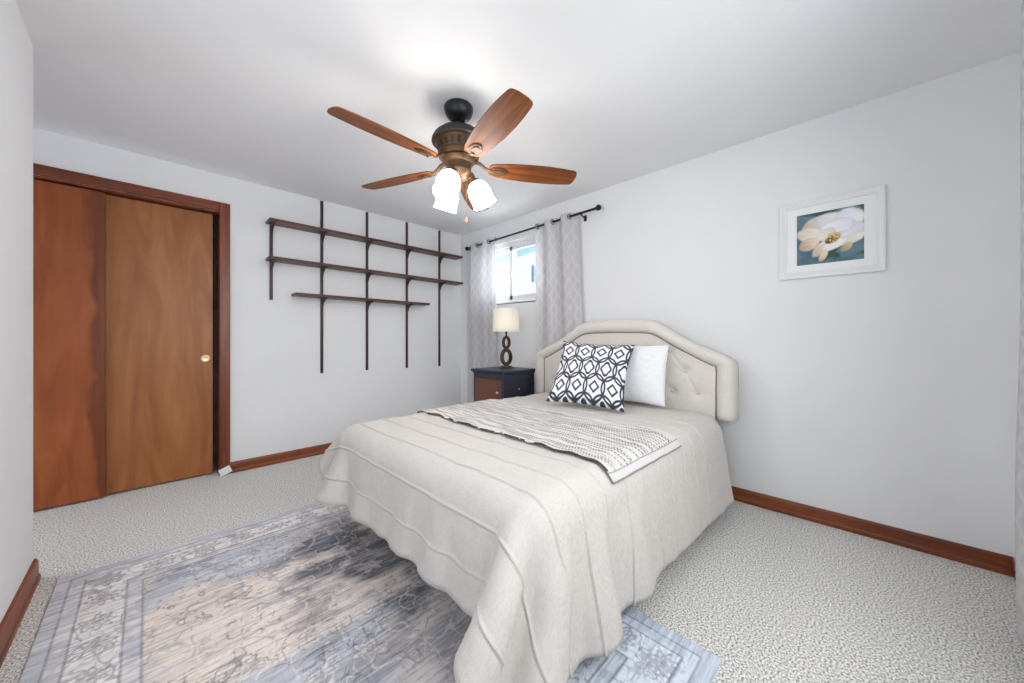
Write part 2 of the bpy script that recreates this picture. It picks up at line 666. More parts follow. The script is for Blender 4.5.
for ux, z0, z1, lab in UP:
    t = thing('shelf_standard', lab, 'shelf standard', (ux, 0, 0), 0, 'shelf standards on the closet wall')
    obj('rail', box((-.0115, -0.013, z0), (.0115, 0.0, z1), 0.002), M_standard, t)
    for sz, x0, x1, _, _l in SH:
        if not (x0 <= ux <= x1) or sz > z1 + .05:
            continue
        zb = sz - ST
        # quarter-curve bracket under the board
        L, hh, w = 0.125, 0.075, 0.008
        cur = [(-0.013, zb - hh), (-0.026, zb - hh)] + \
              [(-0.026 - (L - 0.035) * (1 - math.cos(R(a))), zb - 0.012 - (hh - 0.012) * (1 - math.sin(R(a)))) for a in range(0, 91, 10)] + \
              [(-L - 0.012, zb - 0.010), (-L - 0.012, zb - 0.0003), (-0.013, zb - 0.0003)]
        bm = add_prism(bmesh.new(), cur, -w, w, Matrix(((0, 0, 1, 0), (1, 0, 0, 0), (0, 1, 0, 0), (0, 0, 0, 1))))
        obj('bracket', bm, M_standard, t)

# ---------------------------------------------------------------- ceiling fan
M_bronze = Mat('dark_bronze', (44, 38, 34), 0.42, 0.4).m
M_bronze2 = Mat('brushed_bronze', (84, 60, 37), 0.45, 0.35).m
M_black2 = Mat('satin_black', (32, 32, 35), 0.35, 0.3).m
M_blade = m_wood('cherry_blade', (78, 38, 20), (126, 70, 32), (164, 102, 48), 'X', 0.45, 1.0, 0.2)
msh = Mat('frosted_glass', (250, 248, 244), 0.4)
msh.b.inputs['Emission Color'].default_value = (1.0, 0.95, 0.88, 1)
msh.b.inputs['Emission Strength'].default_value = SHADE_GLOW
FX, FY = -1.499, -1.951
fan = thing('ceiling_fan', 'bronze ceiling fan with five wooden blades and three lit glass shades', 'ceiling fan', (FX, FY, H))
obj('canopy', lathe([(0.0, 0), (0.072, 0), (0.078, -0.008), (0.078, -0.022), (0.072, -0.042), (0.062, -0.058), (0.048, -0.070), (0.034, -0.074), (0.032, -0.066), (0.0, -0.066)], 40), M_black2, fan, auto=50)
obj('downrod', lathe([(0.0, -0.06), (0.013, -0.06), (0.013, -0.114), (0.021, -0.116), (0.021, -0.126), (0.0, -0.126)], 20), M_black2, fan, auto=50)
mh = obj('motor_housing', lathe([(0.0, -0.122), (0.026, -0.122), (0.068, -0.128), (0.104, -0.142), (0.130, -0.164), (0.143, -0.188), (0.144, -0.198), (0.128, -0.203),
                                 (0.0, -0.202)], 48), M_bronze, fan, auto=40)
obj('vent_band', lathe([(0.0, -0.200), (0.124, -0.200), (0.126, -0.207), (0.120, -0.212), (0.106, -0.256), (0.110, -0.262), (0.110, -0.272), (0.102, -0.284), (0.0, -0.284)], 48), M_bronze2, mh, auto=40)
bm = bmesh.new()
for k in range(20):
    a = 2 * math.pi * k / 20
    Mx = Matrix.Rotation(a, 4, 'Z') @ Matrix.Translation((0.1125, 0, -0.234)) @ Matrix.Rotation(R(17.6), 4, 'Y')
    add_box(bm, (-0.003, -0.0085, -0.016), (0.003, 0.0085, 0.016), 0.002, 1, Mx)
obj('vent_slots', bm, M_bronze, mh)
lk = obj('light_kit', lathe([(0.0, -0.282), (0.086, -0.282), (0.090, -0.292), (0.082, -0.306), (0.070, -0.314), (0.066, -0.344), (0.070, -0.354), (0.060, -0.376), (0.036, -0.394), (0.016, -0.400), (0.010, -0.412), (0.0, -0.414)], 40), M_bronze2, fan, auto=40)
ZB = -0.330       # blade plane
for k in range(5):
    a = R(-105.5 + 72 * k)
    Mz = Matrix.Rotation(a, 4, 'Z')
    Mt = Matrix.Translation((0, 0, ZB)) @ Matrix.Rotation(R(-13), 4, 'X')
    up = [(0.165, 0.030), (0.175, 0.042), (0.20, 0.050), (0.29, 0.061), (0.40, 0.069), (0.50, 0.069), (0.58, 0.064), (0.64, 0.057), (0.655, 0.053), (0.662, 0.044), (0.668, 0.020)]
    poly = up + [(x, -y) for x, y in up[::-1]]
    bl = obj('blade', add_prism(bmesh.new(), poly, 0.0, 0.008, Mt, 0.0015), M_blade, fan)
    bl.matrix_local = Mz
    bm = bmesh.new()
    # arm from the flywheel, then the leaf-shaped plate under the blade
    add_tube(bm, [(0.085, 0, -0.290), (0.115, 0, -0.298), (0.145, 0, ZB + 0.008), (0.175, 0, ZB - 0.004), (0.20, 0, ZB - 0.006)], [0.015, 0.013, 0.012, 0.013, 0.014], 10, flat=0.7)
    leaf = [(0.165, 0.012), (0.185, 0.028), (0.215, 0.034), (0.245, 0.028), (0.268, 0.012)]
    leaf = leaf + [(0.275, 0.0)] + [(x, -y) for x, y in leaf[::-1]]
    add_prism(bm, leaf, -0.006, -0.0002, Mt, 0.002)
    add_prism(bm, [(x * 0.8 + 0.042, y * 0.62) for x, y in leaf], -0.010, -0.006, Mt, 0.002)
    br = obj('blade_arm', bm, M_bronze2, bl)
for k, az in enumerate((-34, 86, 206)):
    a = R(az)
    d = Vector((math.cos(a), math.sin(a), 0))
    p0 = d * 0.055 + Vector((0, 0, -0.352))
    p1 = d * 0.070 + Vector((0, 0, -0.362))
    p2 = d * 0.080 + Vector((0, 0, -0.388))
    ax = (d * 0.43 + Vector((0, 0, -0.90))).normalized()
    arm = tube([p0, p1, p2, p2 + ax * 0.012], [0.012, 0.012, 0.014, 0.020], 12)
    Ms = Matrix.Translation(p2 + ax * 0.004) @ ax.to_track_quat('Z', 'X').to_matrix().to_4x4()
    add_lathe(arm, [(0.0, 0.0), (0.024, 0.0), (0.030, 0.008), (0.030, 0.022), (0.0, 0.022)], 24, Ms)
    la = obj('lamp_arm', arm, M_bronze2, lk, auto=40)
    prof = [(0.024, 0.012), (0.040, 0.022), (0.053, 0.040), (0.060, 0.062), (0.062, 0.085), (0.060, 0.108), (0.062, 0.132), (0.066, 0.142),
            (0.063, 0.142), (0.057, 0.108), (0.059, 0.085), (0.057, 0.062), (0.050, 0.042), (0.038, 0.025)]
    obj('glass_shade', lathe(prof, 32, Ms, cap=False), msh.m, la, True)
    obj('bulb', lathe([(0.0, 0.024), (0.014, 0.026), (0.016, 0.045), (0.026, 0.070), (0.028, 0.085), (0.020, 0.104), (0.0, 0.110)], 20, Ms), msh.m, la, True)
M_fob = m_wood('light_fob', (150, 96, 52), (186, 128, 78), (208, 152, 100), 'Z', 0.4)
pc = obj('pull_chain', tube([(0.022, -0.022, -0.390), (0.030, -0.030, -0.405), (0.030, -0.030, -0.606)], 0.0009, 6), M_bronze2, lk)
obj('chain_fob', lathe([(0.0, -0.598), (0.003, -0.600), (0.004, -0.608), (0.007, -0.618), (0.008, -0.626), (0.005, -0.636), (0.0, -0.638)], 14, Matrix.Translation((0.030, -0.030, 0))), M_fob, pc, True)

# ---------------------------------------------------------------- curtains
M_curt = Mat('grey_lattice_curtain', None, 0.85, spec=0.1)
ca = M_curt.attr()
M_curt.base(ca)
M_curt.translucent(ca, 0.45)
cv = M_curt.coord(scale=(900, 900, 900))
M_grom = Mat('grey_steel_grommet', (120, 120, 124), 0.3, 0.8).m


def lattice(s, z):
    """pale quatrefoil lattice lines on grey cloth, s and z in metres"""
    p, q = s / 0.085, z / 0.125
    a = 0.5 + 0.30 * np.cos(2 * np.pi * q) + 0.07 * np.cos(6 * np.pi * q)
    d = np.minimum(np.abs((p + a / 2) % 1.0 - 0.5), np.abs((p - a / 2) % 1.0 - 0.5))
    d2 = np.abs(((p + 0.5 * (np.floor(q * 2) % 2)) % 1.0) - 0.5) + 3.0 * np.abs((q * 2) % 1.0 - 0.5)
    return np.maximum(1 - sstep(0.055, 0.10, d), 0.6 * (1 - sstep(0.10, 0.16, d2)))


def curtain(name, y0, y1, x, zt0, zt1, zb, waves, amp, flare, label, axis='y', group=None, seed=1, phase=0.0):
    """hanging panel between y0 and y1 whose pleats weave in front of and behind the rod"""
    n, m = int(abs(y1 - y0) * 190) + 60, 150
    u = np.linspace(0, 1, n)[:, None] * np.ones((1, m))
    v = np.ones((n, 1)) * np.linspace(0, 1, m)[None, :]
    f0, f1 = flare
    yy = y0 + (y1 - y0) * u + (f0 * (1 - u) + f1 * u) * v ** 1.3
    ph = 2 * np.pi * waves * (u + 0.018 * np.sin(2 * np.pi * u * 1.7 + seed) * v) + phase
    A = amp * (1.0 - 0.25 * v + 0.22 * v * np.sin(ph * 0.5 + seed))
    w = np.sin(ph)
    xx = x + A * np.sign(w) * np.abs(w) ** 0.8 + 0.006 * np.sin(9 * v + 5 * u + seed) * v
    yy = yy + 0.012 * np.sin(2 * ph) * (0.4 + 0.6 * v)
    zt = zt0 + (zt1 - zt0) * u
    zz = zt + (zb - zt) * v + 0.002 * np.cos(2 * ph) * (1 - v)
    # cloth length along the pleats
    ds = np.sqrt(np.diff(xx[:, 0]) ** 2 + np.diff(yy[:, 0]) ** 2)
    s = np.concatenate([[0], np.cumsum(ds)])[:, None] * np.ones((1, m))
    lat = lattice(s, zz)
    grain = fbm(s * 260, zz * 60, seed, 2)
    base = lin((229, 227, 228)) * (0.94 + 0.12 * grain[..., None])
    line = lin((240, 239, 240))
    col = base * (1 - lat[..., None]) + line * lat[..., None]
    P = np.stack([xx, yy, zz], -1) if axis == 'y' else np.stack([yy, xx, zz], -1)
    t = thing(name, label, 'curtain', (0, 0, 0), 0, group)
    c = link('cloth', grid_mesh('cloth', P, col), M_curt.m, t)
    md = c.modifiers.new('thickness', 'SOLIDIFY')
    md.thickness = 0.0015
    # steel grommets where the cloth crosses the rod
    k = 0
    while True:
        uu = ((k + 0.0) * np.pi - phase) / (2 * np.pi * waves)
        k += 1
        if uu < 0.02:
            continue
        if uu > 0.985:
            break
        i = int(round(uu * (n - 1)))
        zz0 = zt0 + (zt1 - zt0) * uu - 0.035
        Pm = Vector(P[i, 2])
        Pm.z = zz0
        T = (Vector(P[min(i + 2, n - 1), 2]) - Vector(P[max(i - 2, 0), 2]))
        T.z = 0
        T.normalize()
        nr = Vector((T.y, -T.x, 0))
        ring = [(0.021 * math.cos(w2), 0.021 * math.sin(w2)) for w2 in (2 * math.pi * j / 20 for j in range(20))]
        obj('grommet', tube([Pm + T * a + Vector((0, 0, b)) for a, b in ring], 0.0045, 8, True), M_grom, c, True)
    return t


RX = -0.068
curtain('curtain', -0.195, -0.705, RX, 2.128, 2.137, 0.04, 2.5, 0.030, (0.0, -0.015), 'grey lattice curtain panel hanging in the room corner, behind the nightstand', group='lattice curtains by the headboard', phase=0.4)
curtain('curtain', -1.262, -1.735, RX, 2.146, 2.155, 0.04, 2.5, 0.030, (-0.02, -0.13), 'grey lattice curtain panel hanging beside and partly behind the headboard', group='lattice curtains by the headboard', seed=4, phase=-0.5)
rod = thing('curtain_rod', 'black curtain rod with ball ends above the small window', 'curtain rod')
za, zb_ = 2.092, 2.126
pA, pB = Vector((RX, -0.205, za)), Vector((RX, -1.945, zb_))
obj('rod', tube([pA, pA.lerp(pB, 0.5), pB], 0.0095, 12), M_black, rod, True)
for p in (pA, pB):
    bm = bmesh.new()
    bmesh.ops.create_uvsphere(bm, u_segments=20, v_segments=14, radius=0.024, matrix=Matrix.Translation(p))
    add_lathe(bm, [(0.0, -0.004), (0.014, -0.004), (0.015, 0.004), (0.0, 0.004)], 16, Matrix.Translation(p + (pA.lerp(pB, .5) - p).normalized() * 0.024) @ Matrix.Rotation(R(90), 4, 'X'))
    obj('finial', bm, M_black, rod, True)
for fy in (-0.165 - 0.075, -1.775):
    zr = za + (zb_ - za) * (fy + 0.205) / (-1.74)
    bm = tube([(0.0, fy, zr - 0.030), (-0.030, fy, zr - 0.028), (RX, fy, zr - 0.014)], 0.006, 8)
    add_tube(bm, [(RX - 0.014, fy, zr + 0.004), (RX - 0.012, fy, zr - 0.010), (RX, fy, zr - 0.0155), (RX + 0.012, fy, zr - 0.010), (RX + 0.014, fy, zr + 0.004)], 0.005, 8)
    add_box(bm, (-0.005, fy - 0.014, zr - 0.055), (0.0, fy + 0.014, zr - 0.005), 0.001)
    obj('rod_bracket', bm, M_black, rod)

# curtain of the near-wall window, just entering the picture at its right edge
NYC = YN + 0.085
curtain('curtain', -0.640, -0.990, NYC, 2.14, 2.14, 0.03, 2.5, 0.030, (0.06, -0.02), 'grey lattice curtain by the near wall, cut by the right picture edge', axis='x', group=None, seed=7)
rod2 = thing('curtain_rod', 'black curtain rod on the near wall beside the camera', 'curtain rod')
obj('rod', tube([(-0.69, YN, 2.105), (-0.69, NYC - .02, 2.105), (-0.695, NYC - .006, 2.105), (-0.71, NYC, 2.105), (-1.6, NYC, 2.105), (-2.68, NYC, 2.105), (-2.695, NYC - .006, 2.105), (-2.70, NYC - .02, 2.105), (-2.70, YN, 2.105)], 0.0095, 12), M_black, rod2, True)

# ---------------------------------------------------------------- nightstand and lamp
M_navy = Mat('navy_paint', (38, 43, 58), 0.4)
M_navy.base(M_navy.mix(M_navy.noise(M_navy.coord(), 9, 3), (32, 36, 50), (46, 51, 68)))
M_navy = M_navy.m
M_nsdoor = m_wood('red_brown_door', (82, 42, 30), (112, 62, 46), (132, 78, 58), 'Z', 0.45)
M_knob = Mat('white_knob', (226, 222, 214), 0.3).m
ns = thing('nightstand', 'navy nightstand with a brown front door between bed and curtain', 'nightstand', (-0.390, -1.155, 0))
sx, sy = 0.195, 0.198     # half depth, half width
NZ = 0.77
bm = bmesh.new()
add_box(bm, (-sx + .012, -sy + .012, 0.10), (sx - .004, sy - .012, NZ - 0.03), 0.003)
for ax in (-1, 1):
    for ay in (-1, 1):
        cx, cy = ax * (sx - .02), ay * (sy - .02)
        add_box(bm, (cx - .02, cy - .02, 0.10), (cx + .02, cy + .02, NZ - 0.03), 0.004)
for ay in (-1, 1):
    cy = ay * (sy - .008)
    add_box(bm, (-sx + .03, cy - .008, NZ - .085), (sx - .03, cy + .008, NZ - .03), 0.002)
    add_box(bm, (-sx + .03, cy - .008, 0.10), (sx - .03, cy + .008, 0.16), 0.002)
add_box(bm, (-sx, -sy + .03, NZ - .075), (-sx + .016, sy - .03, NZ - .03), 0.002)
add_box(bm, (-sx, -sy + .03, 0.10), (-sx + .016, sy - .03, 0.14), 0.002)
obj('body', bm, M_navy, ns)
bm = bmesh.new()
add_box(bm, (-sx - .020, -sy - .018, NZ - .022), (sx + .012, sy + .018, NZ), 0.006, 3)
add_box(bm, (-sx - .008, -sy - .008, NZ - .034), (sx + .004, sy + .008, NZ - .021), 0.004, 2)
obj('top', bm, M_navy, ns)
dr = obj('door', box((-sx - .004, -sy + .030, 0.145), (-sx + .013, sy - .030, NZ - .078), 0.004), M_nsdoor, ns)
obj('knob', lathe([(0.0, 0.022), (0.009, 0.020), (0.011, 0.014), (0.006, 0.006), (0.006, 0.0), (0.0, 0.0)], 16, Matrix.Translation((-sx - .004, -sy + .062, NZ - .185)) @ Matrix.Rotation(R(-90), 4, 'Y')), M_knob, dr, True)
obj('side_knob', lathe([(0.0, 0.010), (0.006, 0.008), (0.007, 0.004), (0.004, 0.0), (0.0, 0.0)], 14, Matrix.Translation((0.0, -sy + .012, NZ - .17)) @ Matrix.Rotation(R(90), 4, 'X')), M_knob, ns, True)
for ax in (-1, 1):
    for ay in (-1, 1):
        obj('leg', lathe([(0.0, 0.0), (0.012, 0.0), (0.016, 0.02), (0.020, 0.08), (0.020, 0.10), (0.0, 0.10)], 12, Matrix.Translation((ax * (sx - .022), ay * (sy - .022), 0))), M_navy, ns, auto=40)

M_lampb = Mat('oiled_bronze', (58, 42, 34), 0.35, 0.5)
M_lampb.base(M_lampb.mix(M_lampb.noise(M_lampb.coord(), 60, 3), (42, 30, 25), (92, 68, 52)))
M_lampb = M_lampb.m
msl = Mat('cream_lampshade', (250, 248, 242), 0.9, spec=0.1)
msl.bump(msl.noise(msl.coord(scale=(1, 1, 6)), 120, 2), 0.1, 0.002)
msl.translucent((252, 248, 238), 0.5)
LX, LY = -0.325, -1.120
lamp = thing('table_lamp', 'bronze figure-eight table lamp with a cream drum shade on the nightstand', 'table lamp', (LX, LY, NZ), R(-45))
bm = bmesh.new()
add_box(bm, (-.070, -.048, 0), (.070, .048, 0.010), 0.003)
add_box(bm, (-.052, -.036, 0.010), (.052, .036, 0.020), 0.003)
obj('base', bm, M_lampb, lamp)
bm = bmesh.new()


def loop(bm, zc, a, b, w, d):
    pts = [(a * math.sin(t), 0.010 * math.sin(2 * t), zc - b * math.cos(t)) for t in (2 * math.pi * k / 40 for k in range(40))]
    add_tube(bm, pts, w, 10, True, 1.0)


loop(bm, 0.102, 0.040, 0.066, 0.0185, 0)
loop(bm, 0.238, 0.027, 0.050, 0.0150, 0)
add_lathe(bm, [(0.0, 0.018), (0.022, 0.018), (0.018, 0.030), (0.0, 0.034)], 16)
add_lathe(bm, [(0.0, 0.165), (0.016, 0.168), (0.019, 0.176), (0.016, 0.185), (0.0, 0.188)], 16)
add_lathe(bm, [(0.0, 0.285), (0.015, 0.287), (0.010, 0.298), (0.008, 0.325), (0.012, 0.330), (0.012, 0.36), (0.0, 0.37)], 16)
obj('body', bm, M_lampb, lamp, auto=50)
sr, s0, s1 = 0.128, 0.338, 0.552
shd = obj('lamp_shade', lathe([(sr, s0), (sr, s0 + .006), (sr - .002, s0 + .008), (sr - .006, s1 - .008), (sr - .004, s1 - .006), (sr - .004, s1), (sr - .008, s1), (sr - .005, s0)], 48, cap=False), msl.m, lamp, auto=60)
bm = tube([(0, 0, 0.36), (0.05, 0, 0.38), (0.055, 0, 0.46), (0.02, 0, 0.53), (0, 0, 0.535)], 0.0018, 6)
for k in range(3):
    a = 2 * math.pi * k / 3
    add_tube(bm, [(0, 0, 0.535), ((sr - .008) * math.cos(a), (sr - .008) * math.sin(a), 0.545)], 0.0018, 6)
obj('shade_fitter', bm, M_lampb, lamp)
mb = Mat('lit_bulb', (255, 250, 240), 0.4)
mb.b.inputs['Emission Color'].default_value = (1.0, 0.93, 0.82, 1)
mb.b.inputs['Emission Strength'].default_value = LAMP_BULB * 10
obj('bulb', lathe([(0.0, 0.365), (0.013, 0.366), (0.015, 0.385), (0.028, 0.42), (0.029, 0.44), (0.018, 0.462), (0.0, 0.468)], 20), mb.m, lamp, True)

# ---------------------------------------------------------------- framed flower picture
M_frame = Mat('white_frame', (238, 238, 238), 0.4).m
M_mat = Mat('white_mat', (244, 244, 243), 0.8).m
pic = thing('picture_frame', 'white framed picture of a white flower on the headboard wall', 'picture', (0, -3.3715, 1.615))
hw, hh = 0.2215, 0.222
bm = bmesh.new()
prof = [(0.0, 0.0), (0.0, 0.022), (0.004, 0.026), (0.012, 0.027), (0.028, 0.018), (0.032, 0.019), (0.036, 0.014), (0.036, 0.0)]   # inset, height
corner = [(-1, -1), (1, -1), (1, 1), (-1, 1)]
rings = [[bm.verts.new((-h, cx * (hw - i), cz * (hh - i))) for cx, cz in corner] for i, h in prof]
for A, B in zip(rings, rings[1:] + rings[:1]):
    for k in range(4):
        bm.faces.new((A[k], A[(k + 1) % 4], B[(k + 1) % 4], B[k]))
obj('frame', bm, M_frame, pic)
aw, ah = 0.141, 0.146
bm = bmesh.new()
for lo, hi in (((-.011, -hw + .03, -hh + .03), (-.008, -aw, hh - .03)), ((-.011, aw, -hh + .03), (-.008, hw - .03, hh - .03)),
               ((-.011, -aw, -hh + .03), (-.008, aw, -ah)), ((-.011, -aw, ah), (-.008, aw, hh - .03))):
    add_box(bm, lo, hi)
obj('mat_board', bm, M_mat, pic)
obj('backing', box((-.005, -hw + .03, -hh + .03), (-.002, hw - .03, hh - .03)), M_mat, pic)


def paint_flower(n):
    u, v = np.meshgrid(np.linspace(0, 1, n), np.linspace(0, 1, n), indexing='ij')   # u to the right, v up
    wx = u + 0.03 * (fbm(u * 6, v * 6, 5) - .5)
    wy = v + 0.03 * (fbm(u * 6, v * 6, 9) - .5)
    f = fbm(u * 5, v * 5, 3)[..., None]
    col = lin((62, 92, 116)) * (1 - f) + lin((122, 150, 160)) * f
    g = sstep(.55, .7, fbm(u * 4 + 3, v * 4, 11))[..., None]
    col = col * (1 - g) + lin((70, 92, 84)) * g

    def petal(cx, cy, rx, ry, ang, c0, c1, soft=.22):
        nonlocal col
        a = R(ang)
        dx, dy = wx - cx, wy - cy
        p = (dx * math.cos(a) + dy * math.sin(a)) / rx
        q = (-dx * math.sin(a) + dy * math.cos(a)) / ry
        r = np.sqrt(p * p + q * q) + 0.10 * (fbm(u * 14, v * 14, int(cx * 90)) - .5)
        al = (1 - sstep(1 - soft, 1, r))[..., None]
        vein = (0.10 * np.sin(q * 11 + 3 * p + 4 * fbm(u * 7, v * 7, 13)) + .5 * (fbm(p * 3, q * 9, int(cx * 55), 3) - .5))[..., None]
        tt = np.clip(sstep(-1, 1, p)[..., None] + vein, 0, 1)
        edge = sstep(.6, .95, r + .5 * (fbm(u * 9, v * 9, int(cy * 77)) - .5))[..., None] * 0.35
        pc = (lin(c0) * (1 - tt) + lin(c1) * tt) * (1 - edge) + lin((190, 176, 160)) * edge
        col = col * (1 - al) + pc * al
    # back petals, side petals, then the front ones
    petal(.30, .78, .26, .14, 25, (206, 188, 160), (236, 228, 212))
    petal(.52, .80, .30, .17, 0, (226, 222, 224), (246, 246, 246))
    petal(.80, .80, .24, .20, -20, (236, 238, 244), (250, 250, 250))
    petal(.22, .58, .24, .17, -15, (226, 214, 192), (246, 242, 234))
    petal(.20, .40, .18, .13, 20, (196, 168, 136), (238, 226, 208))
    petal(.82, .56, .24, .17, 15, (242, 244, 248), (230, 230, 236))
    petal(.62, .66, .30, .17, 10, (250, 250, 250), (236, 238, 244))
    petal(.84, .40, .22, .10, 25, (232, 222, 200), (248, 246, 242))
    petal(.40, .30, .24, .10, 50, (206, 184, 150), (246, 240, 230))
    petal(.58, .34, .22, .10, 25, (244, 240, 232), (250, 250, 248))
    petal(.42, .14, .13, .06, 65, (212, 190, 160), (240, 230, 212))
    petal(.76, .26, .11, .07, 40, (176, 158, 112), (222, 208, 170))
    petal(.45, .55, .18, .12, 30, (244, 240, 232), (232, 226, 216))
    petal(.56, .46, .15, .10, 35, (122, 84, 52), (196, 166, 110), .4)
    petal(.50, .42, .09, .07, 35, (104, 58, 38), (150, 98, 58), .5)
    d = sstep(.60, .66, vnoise(u * 46, v * 46, 21)) * (1 - sstep(.08, .15, np.hypot(wx - .58, wy - .48)))
    col = col * (1 - d[..., None]) + lin((226, 204, 138)) * d[..., None]
    return u, v, col


u, v, col = paint_flower(150)
P = np.stack([np.full_like(u, -0.0075), aw - 2 * aw * u, -ah + 2 * ah * v], -1)
ma = Mat('painted_paper', None, 0.6, spec=0.2)
ma.base(ma.attr())
link('artwork', grid_mesh('artwork', P, col, True), ma.m, pic)

# ---------------------------------------------------------------- rug
RGX0, RGX1, RGY0, RGY1 = -2.960, -1.372, -1.050, -3.189      # corners in the room


def paint_rug():
    W, Lg = RGX1 - RGX0, RGY0 - RGY1
    nx, ny = 420, 560
    X, Y = np.meshgrid(np.linspace(0, W, nx), np.linspace(0, Lg, ny), indexing='ij')
    d = np.minimum(np.minimum(X, W - X), np.minimum(Y, Lg - Y))
    blue, deep, cream, peach, grey, ink = [lin(c) for c in ((202, 205, 215), (118, 122, 138), (250, 246, 245), (244, 230, 221), (206, 202, 207), (92, 90, 104))]

    def mixc(a, b, t):
        t = np.clip(t, 0, 1)[..., None]
        return a * (1 - t) + b * t

    ones = np.ones((nx, ny, 3))
    wx = X + 0.05 * (fbm(X * 9, Y * 9, 41) - .5)
    wy = Y + 0.05 * (fbm(X * 9, Y * 9, 43) - .5)
    # field: worn peach and blue patches
    big = fbm(X * 2.2, Y * 3.0, 51, 3)
    cx = np.exp(-(((X - W / 2) / .42) ** 2 + ((Y - Lg / 2) / .62) ** 2))
    field = mixc(ones * blue, ones * peach, sstep(.40, .58, big + .10 * (1 - cx) - .02))
    field = mixc(field, ones * deep, sstep(.50, .66, fbm(X * 2.6 + 7, Y * 3.2, 57, 3)) * .6)
    foot_shade = np.exp(-(((X - .98) / .40) ** 2 + ((Y - .75) / .62) ** 2)) * (.35 + 1.5 * (fbm(X * 6, Y * 11, 58, 4) - .3))  # dark blob: bed-foot shade painted in with a darker medallion
    field = mixc(field, ones * (deep * .45 + ink * .12), sstep(.22, .62, foot_shade) * .85)

    # motif outlines: scrolls from noise contours, rosettes on a loose lattice
    def contour(sc, seed, w, lev=.5):
        n = fbm(wx * sc, wy * sc, seed, 2)
        return 1 - sstep(w * .5, w, np.abs(n - lev))

    def rosette(px, py, r, k):
        dx, dy = wx - px, wy - py
        rr = np.hypot(dx, dy)
        th = np.arctan2(dy, dx)
        o = r * (0.78 + 0.22 * np.cos(k * th))
        ring = 1 - sstep(.004, .008, np.abs(rr - o))
        ring2 = 1 - sstep(.003, .007, np.abs(rr - o * .55))
        core = 1 - sstep(r * .22, r * .30, rr)
        return np.maximum(np.maximum(ring, ring2 * .8), core), (rr < o)

    line = np.maximum(contour(9, 61, .020), contour(15, 67, .026) * .7)
    light = contour(11, 71, .028)
    for a in np.arange(.42, W - .30, .19):
        for b in np.arange(.42, Lg - .30, .22):
            off = .095 if int(round((b - .42) / .22)) % 2 else 0
            m, fill = rosette(a + off, b, .052 + .02 * vnoise(np.array(a * 31), np.array(b * 31), 3), 6)
            field = mixc(field, ones * (peach * .6 + cream * .4), fill * .45)
            line = np.maximum(line, m * .8)
    fl = contour(24, 113, .035) * sstep(.4, .6, fbm(X * 10, Y * 10, 115, 2))
    fd = contour(30, 117, .030) * sstep(.45, .6, fbm(X * 12, Y * 12, 119, 2))
    field = mixc(field, ones * cream, np.maximum(light * .55, fl * .6))
    field = mixc(field, ones * ink, fd * .6)
    field = mixc(field, ones * ink, line * .55 * sstep(.35, .6, fbm(X * 14, Y * 14, 63, 2)))
    col = field
    # border stripes, counted from the edge inwards
    bmot = np.maximum(contour(16, 81, .03), contour(28, 87, .05) * .6)
    wide = mixc(ones * cream, ones * peach, sstep(.45, .65, fbm(X * 5, Y * 5, 91)) * .5)
    ros = np.zeros_like(X)
    for b in np.arange(.16, Lg, .155):
        for a in (.152, W - .152):
            ros = np.maximum(ros, rosette(a, b, .050, 8)[0])
    for a in np.arange(.16, W, .155):
        for b in (.152, Lg - .152):
            ros = np.maximum(ros, rosette(a, b, .050, 8)[0])
    wide = mixc(wide, ones * ink, np.maximum(bmot * .60, ros * .6))
    guard = mixc(ones * (blue * .5 + grey * .5), ones * cream, sstep(.45, .6, fbm(X * 30, Y * 30, 95)) * .6)
    edge = mixc(ones * blue, ones * cream, sstep(.5, .65, fbm(X * 8, Y * 60, 97)) * .35)
    for lo, hi, c in ((.216, .262, guard), (.090, .216, wide), (.046, .090, guard), (-1, .046, edge)):
        col = np.where(((d >= lo) & (d < hi))[..., None], c, col)
    for e in (.046, .090, .216, .262):
        col = mixc(col, ones * ink, (1 - sstep(.002, .005, np.abs(d - e))) * .6)
    # worn weft streaks along the short side
    st = fbm(X * 11 + Y * 5, Y * 190, 101, 3)
    st2 = fbm(X * 5 + Y * 3, Y * 55, 103, 3)
    col = mixc(col, ones * (deep * .8 + ink * .2), sstep(.54, .72, st) * .36)
    col = mixc(col, ones * cream, sstep(.55, .75, 1 - st) * .35)
    col = mixc(col, ones * grey * .8, sstep(.55, .70, st2) * .30)
    col = col * (0.92 + 0.16 * fbm(X * 220, Y * 220, 107, 2)[..., None])
    # cool daylight painted into the end beyond the bed
    t = sstep(1.35, 1.85, Y)[..., None] * .55
    col = col * (1 - t) + (lin((190, 206, 226)) * (col.mean(-1, keepdims=True) * .9 + .10) / lin((190, 206, 226)).mean()) * t
    Z = 0.0085 + 0.0006 * fbm(X * 200, Y * 200, 109, 1)
    P = np.stack([RGX0 + X, RGY0 - Y, Z], -1)
    P[0, :, 2] = P[-1, :, 2] = P[:, 0, 2] = P[:, -1, 2] = 0.0005
    return P, col


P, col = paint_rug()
mr = Mat('worn_rug', None, 0.95, spec=0.1)
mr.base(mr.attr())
mr.bump(mr.noise(mr.coord(scale=(120, 400, 1)), 1, 2), 0.4, 0.004)
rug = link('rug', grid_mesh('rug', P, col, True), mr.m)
tag(rug, 'worn blue and beige oriental patterned rug lying under the bed', 'rug')

# ---------------------------------------------------------------- bed: headboard, frame, mattress
BY0, BY1 = -2.885, -1.475       # mattress sides
BXF = -1.965                  # mattress foot end
BTOP = 0.565
HBY = -2.165                  # middle of the headboard


